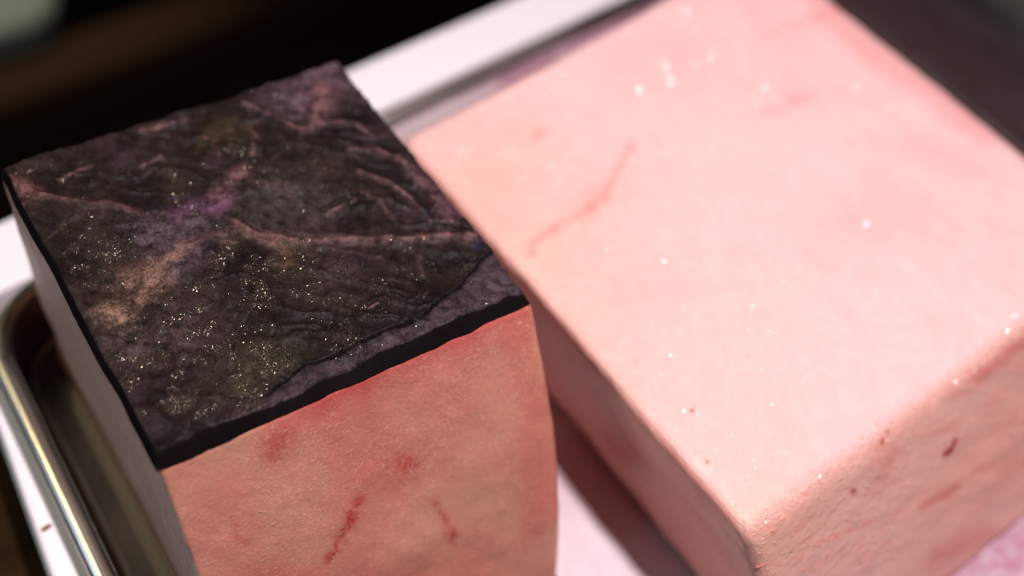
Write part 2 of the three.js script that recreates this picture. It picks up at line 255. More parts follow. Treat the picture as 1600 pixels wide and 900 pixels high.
// ------------------------------------------------------------------ left block: pink flesh under a slab of black skin
const flesh = (b, rough, extra = {}) => new THREE.MeshPhysicalMaterial({ map: b.map, bumpMap: b.bump, bumpScale: b.scale, roughness: rough, ior: 1.42, ...extra });
const leftBlock = thing('meat_block', 'pink meat block with wrinkled black skin on top', 'meat block', [0.055, 0, -0.055]);
{
  const dim = [0.112, 0.0968, 0.114], rnd = rng(41);
  const red = [[[30, 3], [55, 1], [82, 2], [112, 3]]];
  const topRed = line(red[0], 7), spots = [
    [line([[48.5, 35.5], [46.1, 37.1], [44.5, 39.5], [42, 41.2], [39.4, 44.8], [36, 47.6]], 1.3), 0.85, 1], [line([[46.5, 36], [43.4, 41]], 2.2), 0.35, 1],
    [line([[64.6, 31.7], [63.3, 28.9], [67.3, 33.1]], 1.3), 0.6, 1], [line([[64, 31], [55, 27]], 6), 0.35, 0],
    [line([[71.5, 47.5], [72.4, 50.3], [73.9, 55.3], [75.3, 62.2], [75.1, 64.7]], 1.1), 0.55, 1], [line([[75.2, 61]], 1.2), 0.4, 1], [line([[28.8, 9], [31, 6]], 3.2), 0.6, 0], [line([[13.5, 20.8], [12.9, 27.6], [16, 33]], 0.8), 0.3, 1],
    [line([[14, 42], [20, 45], [30, 52]], 3), 0.35, 0], [line([[107, 10], [108.5, 28], [105, 45], [104, 70]], 4.5), 0.32, 0], [line([[44, 62], [60, 70], [80, 78]], 7), 0.25, 0],
  ];
  const color = (p, face) => {
    const w = fbm(p[0] / 16, p[1] / 16, p[2] / 16, 4), f = fbm(p[0] / 2.2, p[1] / 2.2, p[2] / 2.2, 3), g = fbm(p[0] / 0.5, p[1] / 0.5, p[2] / 0.5, 2), q = fbm(p[0] / 22 + 9, p[1] / 22, p[2] / 22, 3);
    let c = mix3([0.61, 0.275, 0.19], [0.62, 0.225, 0.17], clamp(0.5 + 1.1 * w));
    c = mix3(c, [0.6, 0.32, 0.2], clamp(0.9 * q - 0.05) * 0.6);
    if (face === 'left' || face === 'back') { c = mix3(c, [0.58, 0.43, 0.4], 0.6); const st = fbm(p[2] / 1.3, p[1] / 11, 3, 3); c = mix3(c, [0.68, 0.56, 0.53], clamp(st * 1.2) * 0.5); }  // left and back greyed: the cool sheen is put into the colour
    const drop = 96.8 - p[1], jag = 1 + 0.9 * fbm(p[0] / 9, 3, p[2] / 9, 3);
    if (face === 'front') {
      const m = smooth(26, 45, p[0]) * clamp(0.95 - 0.25 * Math.abs(p[0] - 60) / 50);
      c = mix3(c, [0.52, 0.09, 0.08], clamp(m * Math.exp(-drop / (7.5 * Math.max(0.4, jag))) * 1.25));
      for (const [L, a, sharp] of spots) { let k = near(L, p[0] + 0.9 * f, drop + 0.9 * f); if (k > 0.01) { if (sharp) k *= 0.55 + 0.75 * smooth(-0.35, 0.35, fbm(p[0] / 1.1, drop / 1.1, 4, 3)); c = mix3(c, [0.45, 0.05, 0.04], clamp(a * k)); } }
    } else c = mix3(c, [0.56, 0.2, 0.17], 0.5 * Math.exp(-drop / 5));
    const s = 1 + 0.06 * f + 0.05 * g; return [c[0] * s, c[1] * s * (1 + 0.04 * g), c[2] * s];
  };
  const height = (p, face) => (face === 'left' ? 0.22 * fbm(p[2] / 0.9, p[1] / 7, 3, 3) : 0) + 0.07 * fbm(p[0] / 3, p[1] / 3, p[2] / 3, 3) + 0.05 * fbm(p[0] / 0.6, p[1] / 0.6, p[2] / 0.6, 2);
  const B = bake(2048, 1024, dim, { front: [0, 0, 1152, 1024], left: [1152, 0, 1792, 1024], rest: [1792, 0, 2048, 512] }, color, height);
  for (let i = 0; i < 9000; i++) { const u = rnd() * 112, v = 96.8 * Math.pow(rnd(), 0.8), a = 0.5 + 1.4 * fbm(u / 20, v / 20, 8, 2) + (rnd() - 0.5) * 2.2; if (fbm(u / 14, v / 14, 4, 3) > rnd() * 1.1 - 0.55) fibre(B, 'front', rnd, u, v, 0.6 + 1.6 * rnd(), a, 0.09 + 0.06 * rnd(), 0.02 + 0.045 * rnd(), [0.85, 0.5, 0.4]); }
  for (let i = 0; i < 2600; i++) fibre(B, 'left', rnd, rnd() * 114, rnd() * 96, 0.8 + 2.5 * rnd(), 1.2 + (rnd() - 0.5), 0.14, 0.09 + 0.1 * rnd());
  const tex = B.finish(-0.25, 0.35);
  const G = { dim, n: [90, 90, 90], r: 0.0016, y0: 0, y1: 0.0968, atlas: B.uvRects,
    top: [[-0.0009, -0.1142], [0.111, -0.1142], [0.111, 0.0006], [-0.0009, 0.0006]], base: [[0.001, -0.1175], [0.108, -0.129], [0.1082, 0.043], [0.0012, 0.040]],
    bump: (p) => 0.0011 * fbm(p[0] / 0.02, p[1] / 0.02, p[2] / 0.02, 3) * smooth(0, 0.012, 0.0968 - p[1]) + 0.00012 * fbm(p[0] / 0.004, p[1] / 0.004, p[2] / 0.004, 2) + 0.004 * smooth(0.075, 0.112, p[0]) * Math.sin(Math.PI * Math.min(1, (0.0968 - p[1]) / 0.0968)) };
  const g = block(G);
  g.translate(-0.055, 0, 0.055);
  part('flesh', g, flesh(tex, 0.4, { specularIntensity: 0.6 }), leftBlock);
}
// black skin: relief and colour from the same list of folds, scars, hollows and cracks (mm on the slab, x to the right, z towards the front)
const SK = {
  scars: [                                            // polyline, width, height, colour share
    [line([[50.9, -58.3], [55.4, -53.1], [61, -49], [67.7, -45.3], [77.4, -40.3], [90.7, -33.8], [101.3, -29.7], [108, -25.3]], 0.75), 0.5, 0.75],
    [line([[50.9, -58.3], [60, -50], [67.7, -45.3], [90.7, -33.8], [108, -25.3]], 1.9), 0.3, 0.2],
    [line([[0.6, -107], [4.1, -99.5], [9.4, -93.9], [14.9, -88.8], [23.8, -82.8], [28.7, -76]], 0.9), 0.45, 0.5],
    [line([[0.6, -107], [3.1, -101.5]], 1.4), 0.5, 0.6],
    [line([[49.6, -63.8], [50.9, -58.3], [52.5, -53.3], [55.6, -49.5]], 0.7), 0.4, 0.6],
    [line([[12.8, -100.6], [21.9, -102.2]], 0.5), 0.25, 0.6], [line([[34.9, -95.6], [41.6, -97.4]], 0.5), 0.3, 0.6], [line([[40.3, -110.2], [54.5, -108.3]], 0.7), 0.35, 0.6],
    [line([[58, -90.7], [56.7, -99.2]], 0.5), 0.2, 0.3], [line([[74.2, -53.9], [84.1, -55.5]], 0.4), 0.25, 0.7],
    [line([[73.1, -108.1], [76, -101], [80.2, -94.6], [83.5, -88.1]], 0.5), 0.7, 0.9], [line([[83.5, -88.1], [89, -88.6], [94.5, -87.9], [100.5, -82.2], [103.7, -75.7]], 0.7), 0.55, 0.75],
    [line([[93, -74.7], [100.5, -70], [104.1, -64.3], [105.3, -52.8], [105.1, -41.4]], 0.7), 0.7, 0.65], [line([[90.9, -64.8], [95.8, -57.7], [99.3, -48.3], [99.5, -41.4]], 0.6), 0.5, 0.6],
    [line([[99.3, -36.5], [102, -35.6], [105, -34.1]], 0.45), 0.4, 0.9], [line([[67.3, -16.6], [70.4, -16.8]], 0.22), 0.12, 0.8], [line([[90, -27.2], [88, -23], [87.1, -20.5]], 0.7), 0.25, 0.3],
    [line([[51.2, -76], [54, -78.5], [58.8, -80.5]], 1.6), 0.3, 0.55],
    [line([[60, -82], [66, -86], [70, -92], [70.5, -97]], 0.6), 0.3, 0.35], [line([[88, -88], [92, -94], [97, -99], [99, -107]], 1.2), 0.4, 0.5], [line([[70, -62], [66, -70], [60, -76]], 0.7), 0.25, 0.4],
    [line([[30, -60], [36, -62], [41, -61.5], [48, -60]], 0.8), 0.35, 0.55], [line([[86, -58], [90, -50], [90.5, -43]], 0.6), 0.25, 0.3], [line([[104, -40], [106.5, -46], [106.5, -56], [104.5, -66]], 0.7), 0.3, 0.45],
  ],
  pits: [                                             // outline of a torn hollow, depth, darkening
    [[[55, -111], [62, -111.5], [70, -110], [73.1, -108], [76.5, -101], [80.2, -94.6], [83.5, -88.5], [80, -86.5], [76, -90.6], [72.2, -99.5], [65.3, -105], [57, -108.5]], 0.7, 0.75],
    [[[92.5, -72], [97, -70], [100.5, -68.5], [103.6, -62.5], [104.6, -52.8], [104.2, -42], [101, -39.5], [99.8, -43], [99, -49], [95.8, -58], [91.5, -65], [91, -69]], 0.8, 0.85],
  ],
  hollows: [                                          // polyline, width, depth, darkening
    [line([[101.5, -43.3], [101, -39.5]], 0.7), 0.5, 0.6], [line([[103, -79.6], [104.2, -71.6], [104.4, -67]], 1), 0.7, 0.8], [line([[100, -92], [103.5, -84]], 0.9), 0.6, 0.7],
    [line([[73.8, -57], [79.8, -58.3], [86.8, -59.3]], 0.45), 0.22, 0.7], [line([[48, -89], [49, -83]], 0.5), 0.2, 0.5], [line([[58.9, -78], [59.9, -71.5]], 0.7), 0.25, 0.6],
    [line([[34.4, -62.5], [41.2, -60.6], [46.3, -59]], 0.6), 0.3, 0.7], [line([[51.3, -62.2], [54, -56]], 0.35), 0.2, 0.8], [line([[105, -31.5], [109, -28]], 0.8), 0.4, 0.5],
    [line([[9.5, -42.4], [13, -41]], 0.6), 0.3, 0.8], [line([[18.5, -41], [19.5, -37]], 0.7), 0.25, 0.7],
  ],
  cracks: [
    [line([[33.6, -26.9], [35.8, -28.6], [37.8, -29.5]], 0.3), 0.8], [line([[28.7, -20.3], [31, -23.8]], 0.28), 0.5], [line([[41, -45.6], [48, -46.1], [55, -44.3], [62.7, -43.5]], 0.22), 0.4],
    [line([[30.1, -44.3], [34, -45.6], [40.1, -45.5]], 0.2), 0.4], [line([[52.3, -23.5], [60.5, -24.2]], 0.18), 0.3], [line([[39.7, -2], [43.4, -4.4]], 0.35), 0.8], [line([[56.6, -2], [58, -4.6], [60.5, -5.3]], 0.45), 0.9], [line([[69.6, -1.5], [72, -5], [76.1, -7.3]], 0.45), 0.9],
    [line([[22, -30], [28, -34], [31, -34]], 0.18), 0.3], [line([[60, -36], [66, -35], [70, -36]], 0.16), 0.25],
  ],
  lip: [[24, -3.4], [28, -4.5], [36.1, -6.4], [42.5, -8], [51.6, -7.5], [59.5, -8.1], [67.4, -7.8], [76.9, -7.2], [82, -8.6], [87, -10.2], [92, -11.2], [96.7, -13.5], [104, -17], [112, -19.4]],
  stainsAndReflections: [                                           // centre line, width, colour, share
    [line([[35.8, -73.8], [41.3, -73.8], [50.7, -72.7]], 2.3), [0.16, 0.062, 0.12], 0.75], [line([[26.6, -68.8], [38.7, -68], [32.1, -61.8], [30, -56]], 4.5), [0.095, 0.062, 0.072], 0.8],
    [line([[51.2, -76], [58.8, -80.5]], 2.3), [0.17, 0.085, 0.085], 0.6], [line([[14.8, -56.4], [20.8, -57.3], [22, -52.5], [16.4, -50.4]], 3.0), [0.21, 0.115, 0.085], 0.75], [line([[6.7, -48.6], [8.5, -46.6], [9, -43.2]], 1.9), [0.26, 0.15, 0.105], 0.8],
    [line([[24, -58], [30, -58.5], [34, -60]], 1.6), [0.2, 0.11, 0.085], 0.65], [line([[44, -59.5], [50, -60]], 1.8), [0.15, 0.085, 0.065], 0.6], [line([[88, -103], [97, -106], [104, -110]], 7), [0.115, 0.07, 0.085], 0.8], [line([[95, -96], [99, -103]], 3), [0.2, 0.088, 0.1], 0.6],
    [line([[106, -55], [107, -45], [107.5, -36]], 2.2), [0.1, 0.05, 0.06], 0.7], [line([[2, -104], [3.5, -100]], 2), [0.19, 0.075, 0.07], 0.7], [line([[6, -36], [12, -33], [20, -33]], 5), [0.1, 0.06, 0.06], 0.45], [line([[57, -48], [56, -44]], 2.4), [0.13, 0.07, 0.045], 0.6],
    [line([[62, -98]], 5), [0.06, 0.045, 0.02], 0.5], [line([[33, -14], [38, -12]], 5), [0.075, 0.062, 0.035], 0.5], [line([[62, -66], [70, -64]], 8), [0.05, 0.042, 0.035], 0.6], [line([[100.2, -39.5]], 0.7), [0.01, 0.05, 0.1], 0.8], [line([[106.8, -22.6]], 0.7), [0.01, 0.02, 0.12], 0.7],  // the two blue spots put small reflections into the colour
  ],
};
const front = (x) => -1.6 - 0.7 * smooth(25, 80, x) + 0.7 * smooth(95, 110, x) + 1.3 * fbm(x / 8, 1, 1, 4) + 0.9 * fbm(x / 34, 8, 1, 2);
function pit(P, x, z) {                                // 0 outside an outline, rising to 1 inside it
  let inside = false, best = 1e9;
  for (let i = 0, k = P.length - 1; i < P.length; k = i++) {
    const [ax, ay] = P[i], [bx, by] = P[k];
    if ((ay > z) !== (by > z) && x < (bx - ax) * (z - ay) / (by - ay) + ax) inside = !inside;
    const dx = bx - ax, dy = by - ay, t = clamp(((x - ax) * dx + (z - ay) * dy) / (dx * dx + dy * dy)); best = Math.min(best, Math.hypot(x - ax - t * dx, z - ay - t * dy));
  }
  return inside ? smooth(0, 2.6, best) : 0;
}
function skinHeight(x, z) {                           // mm above the slab's nominal top
  const rx = 0.8 * x + 0.6 * z, rz = 0.8 * z - 0.6 * x, w = fbm(x / 8, z / 8, 33, 2);
  let h = 1.2 * fbm(x / 24, z / 24, 1, 2) + 0.7 * fbm(x / 9, z / 9, 2, 3) + 0.12 * fbm(x / 2.2, z / 2.2, 3, 3);
  h += 0.9 * Math.pow(1 - Math.abs(fbm(rx / 20 + 0.5 * w, rz / 6 + 0.4 * w, 35, 2)), 6) - 0.4 * Math.pow(1 - Math.abs(fbm(rx / 7 + 0.4 * w, rz / 14, 36, 2)), 9);
  const j = 0.6 * fbm(x / 3.5, z / 3.5, 6, 3);
  for (const [L, a] of SK.scars) h += 1.5 * a * near(L, x + j, z + j);
  for (const [L, a] of SK.hollows) h -= a * near(L, x + j, z - j);
  for (const [P, a] of SK.pits) { const k = pit(P, x + j, z - j); if (k > 0) h -= a * k * (0.8 + 0.5 * j); }
  for (const [L, a] of SK.cracks) h -= 0.45 * a * near(L, x + 0.3 * j, z);
  const d = z - (polyY(SK.lip, x) + 0.8 * j), on = smooth(24, 34, x);
  h -= on * 0.95 * smooth(-0.15, 0.55, d); h += on * 0.22 * Math.exp(-0.5 * ((d + 0.5) / 0.6) ** 2);
  const e = clamp((-(z + 100) - (x < 78 ? -20 : 0)) / 12) * smooth(76, 84, x + 0.3 * (z + 100)); h += 0.7 * e;
  return h;
}
function skinColor(x, z) {
  const n = fbm(x / 14, z / 14, 21, 4), f = fbm(x / 2.1, z / 2.1, 22, 3), g = fbm(x / 0.45, z / 0.45, 23, 2), v = fbm(x / 7 + 0.6 * f, z / 7, 27, 4), j = 0.6 * fbm(x / 3.5, z / 3.5, 6, 3);
  let c = mix3([0.012, 0.0068, 0.0058], [0.031, 0.019, 0.017], clamp(0.5 + n * 1.4));
  c = mix3(c, [0.036, 0.026, 0.013], clamp(v * 1.6 - 0.15) * 0.45);
  c = mix3(c, [0.058, 0.032, 0.038], clamp(fbm(x / 11, z / 11, 31, 4) * 2 - 0.15) * 0.55);
  for (const [L, k, a] of SK.stainsAndReflections) { const w = near(L, x + 2.2 * f + 2 * v, z + 2.2 * v - 1.5 * f); if (w > 0.01) c = mix3(c, k, clamp(1.2 * a * w * (0.8 + 0.6 * f + 0.4 * g))); }
  for (const [L, , a] of SK.scars) { const w = near(L, x + j, z + j); if (w > 0.01) c = mix3(c, [0.2, 0.098, 0.095], clamp(1.1 * a * w * (0.75 + 0.8 * f))); }
  for (const [L, , a] of SK.hollows) { const w = near(L, x + j, z - j); if (w > 0.01) c = mix3(c, [0.012, 0.008, 0.008], clamp(a * w)); }
  for (const [P, , a] of SK.pits) { const w = pit(P, x + j, z - j); if (w > 0.01) c = mix3(c, [0.014, 0.009, 0.009], clamp(a * w * (1 + 0.25 * f))); }
  for (const [L] of SK.cracks) { const w = near(L, x + 0.3 * j, z); if (w > 0.01) c = mix3(c, [0.006, 0.004, 0.004], clamp(w)); }
  const d = z - (polyY(SK.lip, x) + 0.8 * j), on = smooth(24, 34, x);
  c = mix3(c, mix3([0.034, 0.021, 0.025], [0.066, 0.04, 0.05], clamp(0.4 + 0.8 * f + smooth(80, 104, x) * 0.5)), on * smooth(0.2, 0.8, d));
  c = mix3(c, [0.012, 0.008, 0.009], on * 0.85 * Math.exp(-0.5 * ((d - 0.1) / 0.7) ** 2));
  const s = 0.74 + 0.45 * f + 0.45 * g; return [c[0] * s, c[1] * s, c[2] * s];
}
function skinTextures() {
  const W = 1536, H = 1536, N = W * H, px = W / 114, d = new Uint8Array(N * 4), h = new Float32Array(N), rnd = rng(99);
  for (let y = 0; y < H; y++) for (let x = 0; x < W; x++) {
    const i = y * W + x, X = x / px - 1, Z = -114.5 + y / px, c = skinColor(X, Z);
    for (let k = 0; k < 3; k++) d[4 * i + k] = toSRGB(c[k]); d[4 * i + 3] = 255;
    h[i] = 0.07 * fbm(X / 1.3, Z / 1.3, 41, 3) + 0.04 * fbm(X / 0.35, Z / 0.35, 43, 2);
  }
  const drop = (X, Z, r, a) => { const cx = (X + 1) * px, cy = (Z + 114.5) * px, R = r * px; for (let y = Math.max(0, Math.floor(cy - R)); y <= Math.min(H - 1, cy + R); y++) for (let x = Math.max(0, Math.floor(cx - R)); x <= Math.min(W - 1, cx + R); x++) { const q = ((x - cx) ** 2 + (y - cy) ** 2) / (R * R); if (q < 1) h[y * W + x] += a * Math.sqrt(1 - q); } };
  const zones = [[9, -70, 6, 900], [13, -66, 4, 300], [38, -47, 8, 900], [45, -42, 6, 500], [27, -46, 4, 350], [18, -22, 10, 520], [12, -16, 7, 260], [34, -13, 5, 420], [58, -38, 9, 260], [60, -22, 12, 420], [88, -22, 6, 180], [40, -84, 12, 300], [20, -105, 8, 160], [8, -106, 5, 90], [70, -80, 14, 240], [98, -12, 6, 200], [17, -54, 4, 160], [75, -40, 30, 500], [45, -60, 45, 1400], [40, -20, 30, 800]];
  for (const [X, Z, r, n] of zones) for (let k = 0; k < n; k++) { const a = rnd() * 6.283, q = r * Math.sqrt(-1.1 * Math.log(1 - rnd() * 0.98)); const s = 0.1 + 0.2 * rnd() * rnd() + (rnd() < 0.05 ? 0.18 : 0); drop(X + Math.cos(a) * q, Z + Math.sin(a) * q, s, s * (0.45 + 0.5 * rnd()) * (rnd() < 0.25 ? -1 : 1)); }
  return { map: dataTex(d, W, H, true), bump: greyTex(h, W, H, -0.3, 0.4), scale: 0.0007 };
}
{
  const tex = skinTextures(), N = 340, pos = [], uv = [], idx = [], Y = 100.2, thick = 3.2;
  const X0 = (z) => 0.3 + 0.45 * fbm(z / 12, 4, 4, 3), X1 = (z) => 109.7 + 0.7 * fbm(z / 10, 7, 4, 3), Z0 = (x) => -113.3 + 0.9 * fbm(x / 11, 5, 9, 3);
  const put = (x, y, z) => { pos.push((x - 55) * mm, y * mm, (z + 55) * mm); uv.push((x + 1) / 114, (z + 114.5) / 114); };
  const W = N + 1, tp = (s, t) => { const zz = mix(Z0(110 * s), front(110 * s), t), x = mix(X0(zz), X1(zz), s); const e = Math.min(x - X0(zz), X1(zz) - x, zz - Z0(x), front(x) - zz); return [x, Y + skinHeight(x, zz) - 0.5 * Math.exp(-e / 0.35) - 0.8 * smooth(86, 112, x) * smooth(-22, 0, zz), zz]; };
  for (let j = 0; j <= N; j++) for (let i = 0; i <= N; i++) put(...tp(i / N, j / N));
  for (let j = 0; j < N; j++) for (let i = 0; i < N; i++) { const a = j * W + i; idx.push(a, a + W, a + 1, a + 1, a + W, a + W + 1); }
  const top = new THREE.BufferGeometry(); top.setAttribute('position', new THREE.Float32BufferAttribute(pos, 3)); top.setAttribute('uv', new THREE.Float32BufferAttribute(uv, 2)); top.setIndex(idx); top.computeVertexNormals();
  const wetBlack = new THREE.MeshPhysicalMaterial({ map: tex.map, bumpMap: tex.bump, bumpScale: tex.scale, roughness: 0.5, ior: 1.4, specularIntensity: 0.3 });
  const skin = part('black_skin', top, wetBlack, leftBlock);
  // wet grains of the skin, thick in some patches and nearly none in others
  const tinted = (c, tint) => new THREE.MeshPhysicalMaterial({ color: new THREE.Color().setRGB(...c), roughness: 0.18, ior: 1.5, specularColor: new THREE.Color().setRGB(...tint), flatShading: true });
  const zones = [[14, -20, 8, 0.9], [25, -14, 8, 0.8], [22, -30, 8, 0.6], [9, -70, 6, 1], [13, -66, 4, 0.5], [38, -47, 8, 1], [45, -42, 6, 0.8], [27, -46, 4, 0.8], [18, -22, 9, 0.8], [12, -16, 6, 0.6], [34, -13, 4, 1], [58, -38, 7, 0.35], [60, -22, 10, 0.35], [88, -22, 5, 0.4], [40, -84, 9, 0.3], [20, -105, 5, 0.5], [8, -106, 3, 0.5], [70, -80, 9, 0.25], [17, -54, 4, 0.4], [99, -30, 2, 0.6], [98, -10, 5, 0.3]];
  const thickness = (p) => { const x = p.x / mm + 55, z = p.z / mm - 55; let k = 0.02; for (const [X, Z, r, a] of zones) k += a * Math.exp(-0.5 * ((x - X) ** 2 + (z - Z) ** 2) / (r * r)); return k * smooth(-0.1, 0.55, fbm(x / 3.5, z / 3.5, 66, 3)); };
  grain('wet_grain', top, 24000, [0.00007, 0.00026], thickness, tinted([0.024, 0.016, 0.012], [1, 0.9, 0.6]), skin, 301);
  grain('wet_grain', top, 9000, [0.00008, 0.00026], thickness, tinted([0.028, 0.018, 0.02], [1, 0.85, 0.95]), skin, 302);
  // the cut edge of the slab all round, a ragged dark band with upright knife marks
  const ring = []; for (let i = 0; i < N; i++) ring.push(tp(i / N, 1)); for (let j = N; j > 0; j--) ring.push(tp(1, j / N)); for (let i = N; i > 0; i--) ring.push(tp(i / N, 0)); for (let j = 0; j < N; j++) ring.push(tp(0, j / N));
  const ep = [], ei = [], eu = [], R = 9, n = ring.length;
  for (let r = 0; r <= R; r++) for (let i = 0; i <= n; i++) {
    const [x, y, z] = ring[i % n], t = r / R, low = 96.6 - 0.35 * fbm(x / 7, z / 7, 13, 3) + (z > -8 ? 0.35 * fbm(x / 16, 2, 3, 2) : 0);
    const ox = x < 3 ? -1.5 : x > 107 ? 1.1 : 0, oz = z > -6 && x > 2 ? 3.3 - (-3 - z) * 0 : z < -110 ? -1 : 0;
    const k = i / n * 4, inFront = k < 1, knife = (0.28 * fbm(x / 0.5, t * 0.7, z / 0.5, 2) + 0.2 * fbm(x / 3, t, z / 3, 2)) * Math.sin(Math.PI * Math.min(1, t * 1.0));
    const q = Math.pow(t, 0.85);
    const zb = 1.05 + 0.4 * fbm(x / 6, 31, 4, 3), wz = inFront ? 1 : smooth(-6, -2, z);
    ep.push((x + (x < 3 ? -1.5 : inFront ? 0 : ox) * q + knife * (inFront ? 0.3 : 0.6) - 55) * mm, mix(y, low, t) * mm, (z + (wz > 0 ? (zb - z) * wz : z < -110 ? -1 : 0) * q + knife * (inFront ? 1 : 0.3) + 55) * mm); eu.push(i / n * 12, t * 0.15);
  }
  for (let r = 0; r < R; r++) for (let i = 0; i < n; i++) { const a = r * (n + 1) + i; ei.push(a, a + n + 1, a + 1, a + 1, a + n + 1, a + n + 2); }
  const edge = new THREE.BufferGeometry(); edge.setAttribute('position', new THREE.Float32BufferAttribute(ep, 3)); edge.setAttribute('uv', new THREE.Float32BufferAttribute(eu, 2)); edge.setIndex(ei); edge.computeVertexNormals();
  part('cut_edge', edge, new THREE.MeshPhysicalMaterial({ color: new THREE.Color().setRGB(0.0055, 0.0036, 0.0042), roughness: 0.8, specularIntensity: 0.08 }), skin);
}

// ------------------------------------------------------------------ right block: larger, lying with its dark skin on the right flank
const rightBlock = thing('meat_block', 'large pale pink meat block with bare top and dark skin on its right flank', 'meat block', [0.24, 0, -0.02]);
{
  const dim = [0.206, 0.07, 0.20], rnd = rng(57);
  // on the top face: u = x - 130 (mm), v = z + 115
  const T = (pts, s) => line(pts.map(([x, z]) => [x - 130, z + 112]), s);
  const veins = [[T([[203, -56.5], [196, -52.5], [183.9, -46.2], [177, -42], [169.9, -40.5]], 1.5), 0.42], [T([[169.9, -40.5], [161.6, -40.4], [151.2, -40.8]], 1.2), 0.35], [T([[151.2, -40.8], [143.8, -41.4], [139.9, -37.6]], 1.4), 0.4], [T([[175, -46], [166, -40]], 3.5), 0.25], [T([[175.7, -82.1], [173.5, -80]], 1.9), 0.45], [T([[286, -33], [272.4, -35.3], [260.7, -37.2]], 1.7), 0.32], [T([[275, -37]], 5), 0.2], [T([[337, -61.3], [319, -65.5], [290, -70]], 2), 0.25], [T([[330, -75], [327.6, -57], [327.2, -33], [329, -10], [330, 20]], 5), 0.35], [T([[145, -75], [142, -60]], 6), 0.1], [T([[240, 20], [270, 30]], 14), 0.12], [T([[300, 10], [310, 30]], 6), 0.18], [T([[230, -90], [260, -80]], 10), 0.12]];
  const specks = [[T([[145.2, 45.2]], 0.55), 0.75], [T([[147, 44]], 0.4), 0.5], [T([[137, 62]], 0.5), 0.6], [T([[228, 2]], 0.5), 0.3]];
  const Fv = [[line([[71.5, 21.4], [74.8, 20.6], [78.2, 18.9]], 0.6), 0.95, 1], [line([[72.5, 21.4], [74, 20.9]], 0.8), 0.8, 1], [line([[58.2, 3.2], [62.7, 0.9]], 0.5), 0.7, 1], [line([[88, 47.4], [107, 48.4], [120, 48.5]], 1.5), 0.55, 0], [line([[104, 5], [126.9, 4.5], [150, 8]], 2.4), 0.55, 0], [line([[54.3, 31.6], [66, 34.2]], 1.3), 0.5, 0], [line([[39.6, 10.4]], 0.9), 0.7, 1], [line([[50, 12], [60, 8]], 2), 0.3, 0], [line([[48, 52], [62, 60]], 3), 0.4, 0], [line([[130, 20], [160, 30]], 8), 0.3, 0]];
  const Lv = [[line([[120, 46], [128, 36], [134, 30]], 5), 0.6], [line([[40, 30], [70, 40]], 6), 0.3], [line([[176, 42]], 0.9), 0.7], [line([[196, 66]], 0.7), 0.9]];
  const color = (p, face) => {
    const w = fbm(p[0] / 34, p[1] / 34, p[2] / 34, 4), f = fbm(p[0] / 3, p[1] / 3, p[2] / 3, 3), q = fbm(p[0] / 12 + 5, p[1] / 12, p[2] / 12, 4), g = fbm(p[0] / 0.6, p[1] / 0.6, p[2] / 0.6, 2);
    let c;  // front and sides redder than the top: glow inside flesh put into colour
    if (face === 'top') {
      c = mix3([0.765, 0.45, 0.385], [0.785, 0.495, 0.48], clamp(0.2 + p[0] / 110 + 0.6 * w));
      c = mix3(c, [0.78, 0.43, 0.4], clamp(q * 1.5) * 0.5); c = mix3(c, [0.8, 0.6, 0.57], clamp(f * 1.5) * 0.3);
      for (const [L, a] of veins) { const k = near(L, p[0] + 1.3 * f + 3.2 * q, p[2] + 1.5 * f - 1.5 * q); if (k > 0.01) c = mix3(c, [0.72, 0.22, 0.21], clamp(a * k * 1.25)); }
      for (const [L, a] of specks) { const k = near(L, p[0] + 0.3 * f, p[2]); if (k > 0.01) c = mix3(c, [0.28, 0.09, 0.04], clamp(a * k * 1.3)); }
      const e = 200 - p[2]; c = mix3(c, [0.78, 0.46, 0.3], 0.35 * smooth(40, 0, p[0]) * smooth(20, 0, e));
    } else if (face === 'front') {
      const drop = 70 - p[1];
      c = mix3([0.79, 0.38, 0.315], [0.79, 0.44, 0.38], clamp(0.5 + w)); c = mix3(c, [0.78, 0.42, 0.27], 0.35 * smooth(45, 0, p[0]) * smooth(24, 2, drop)); c = mix3(c, [0.78, 0.34, 0.27], 0.3 * smooth(12, 0, drop) * smooth(30, 60, p[0]));
      c = mix3(c, [0.72, 0.18, 0.15], clamp(fbm(p[0] / 9, (p[1] + p[0] * 0.25) / 3, 6, 3) * 1.2 - 0.1) * 0.5);
      for (const [L, a, sharp] of Fv) { const k = near(L, p[0] + (sharp ? 0.5 : 1.5) * f, drop + (sharp ? 0.5 : 1.5) * f); if (k > 0.01) c = mix3(c, sharp ? [0.4, 0.02, 0.025] : [0.6, 0.14, 0.12], clamp(a * k * 1.15)); }
    } else {
      const drop = 70 - p[1];
      c = mix3([0.73, 0.41, 0.35], [0.74, 0.34, 0.3], clamp(0.5 + w * 1.3));
      if (face === 'left') for (const [L, a] of Lv) { const k = near(L, p[2] + 2 * f, drop + 2 * f); if (k > 0.01) c = mix3(c, a > 0.65 ? [0.12, 0.04, 0.03] : [0.55, 0.12, 0.1], clamp(a * k)); }
    }
    const s = 1 + 0.035 * f + 0.035 * g; return [c[0] * s, c[1] * s, c[2] * s];
  };
  const height = (p, face) => {
    let h = 0.1 * fbm(p[0] / 2.6, p[1] / 2.6, p[2] / 2.6, 3) + 0.05 * fbm(p[0] / 0.55, p[1] / 0.55, p[2] / 0.55, 2);
    if (face === 'front') h += 0.09 * smooth(80, 20, p[0]) * smooth(0, 14, 70 - p[1]) * fbm(p[0] / 4.2, (p[1] - p[0] * 0.2) / 1.5, 2, 3) + 0.05 * fbm(p[0] / 6, (p[1] - 0.3 * p[0]) / 1.6, 3, 3);
    return h;
  };
  const B = bake(1536, 1332, dim, { top: [0, 0, 980, 952], front: [0, 952, 980, 1332], left: [980, 0, 1536, 300], rest: [980, 300, 1300, 620] }, color, height);
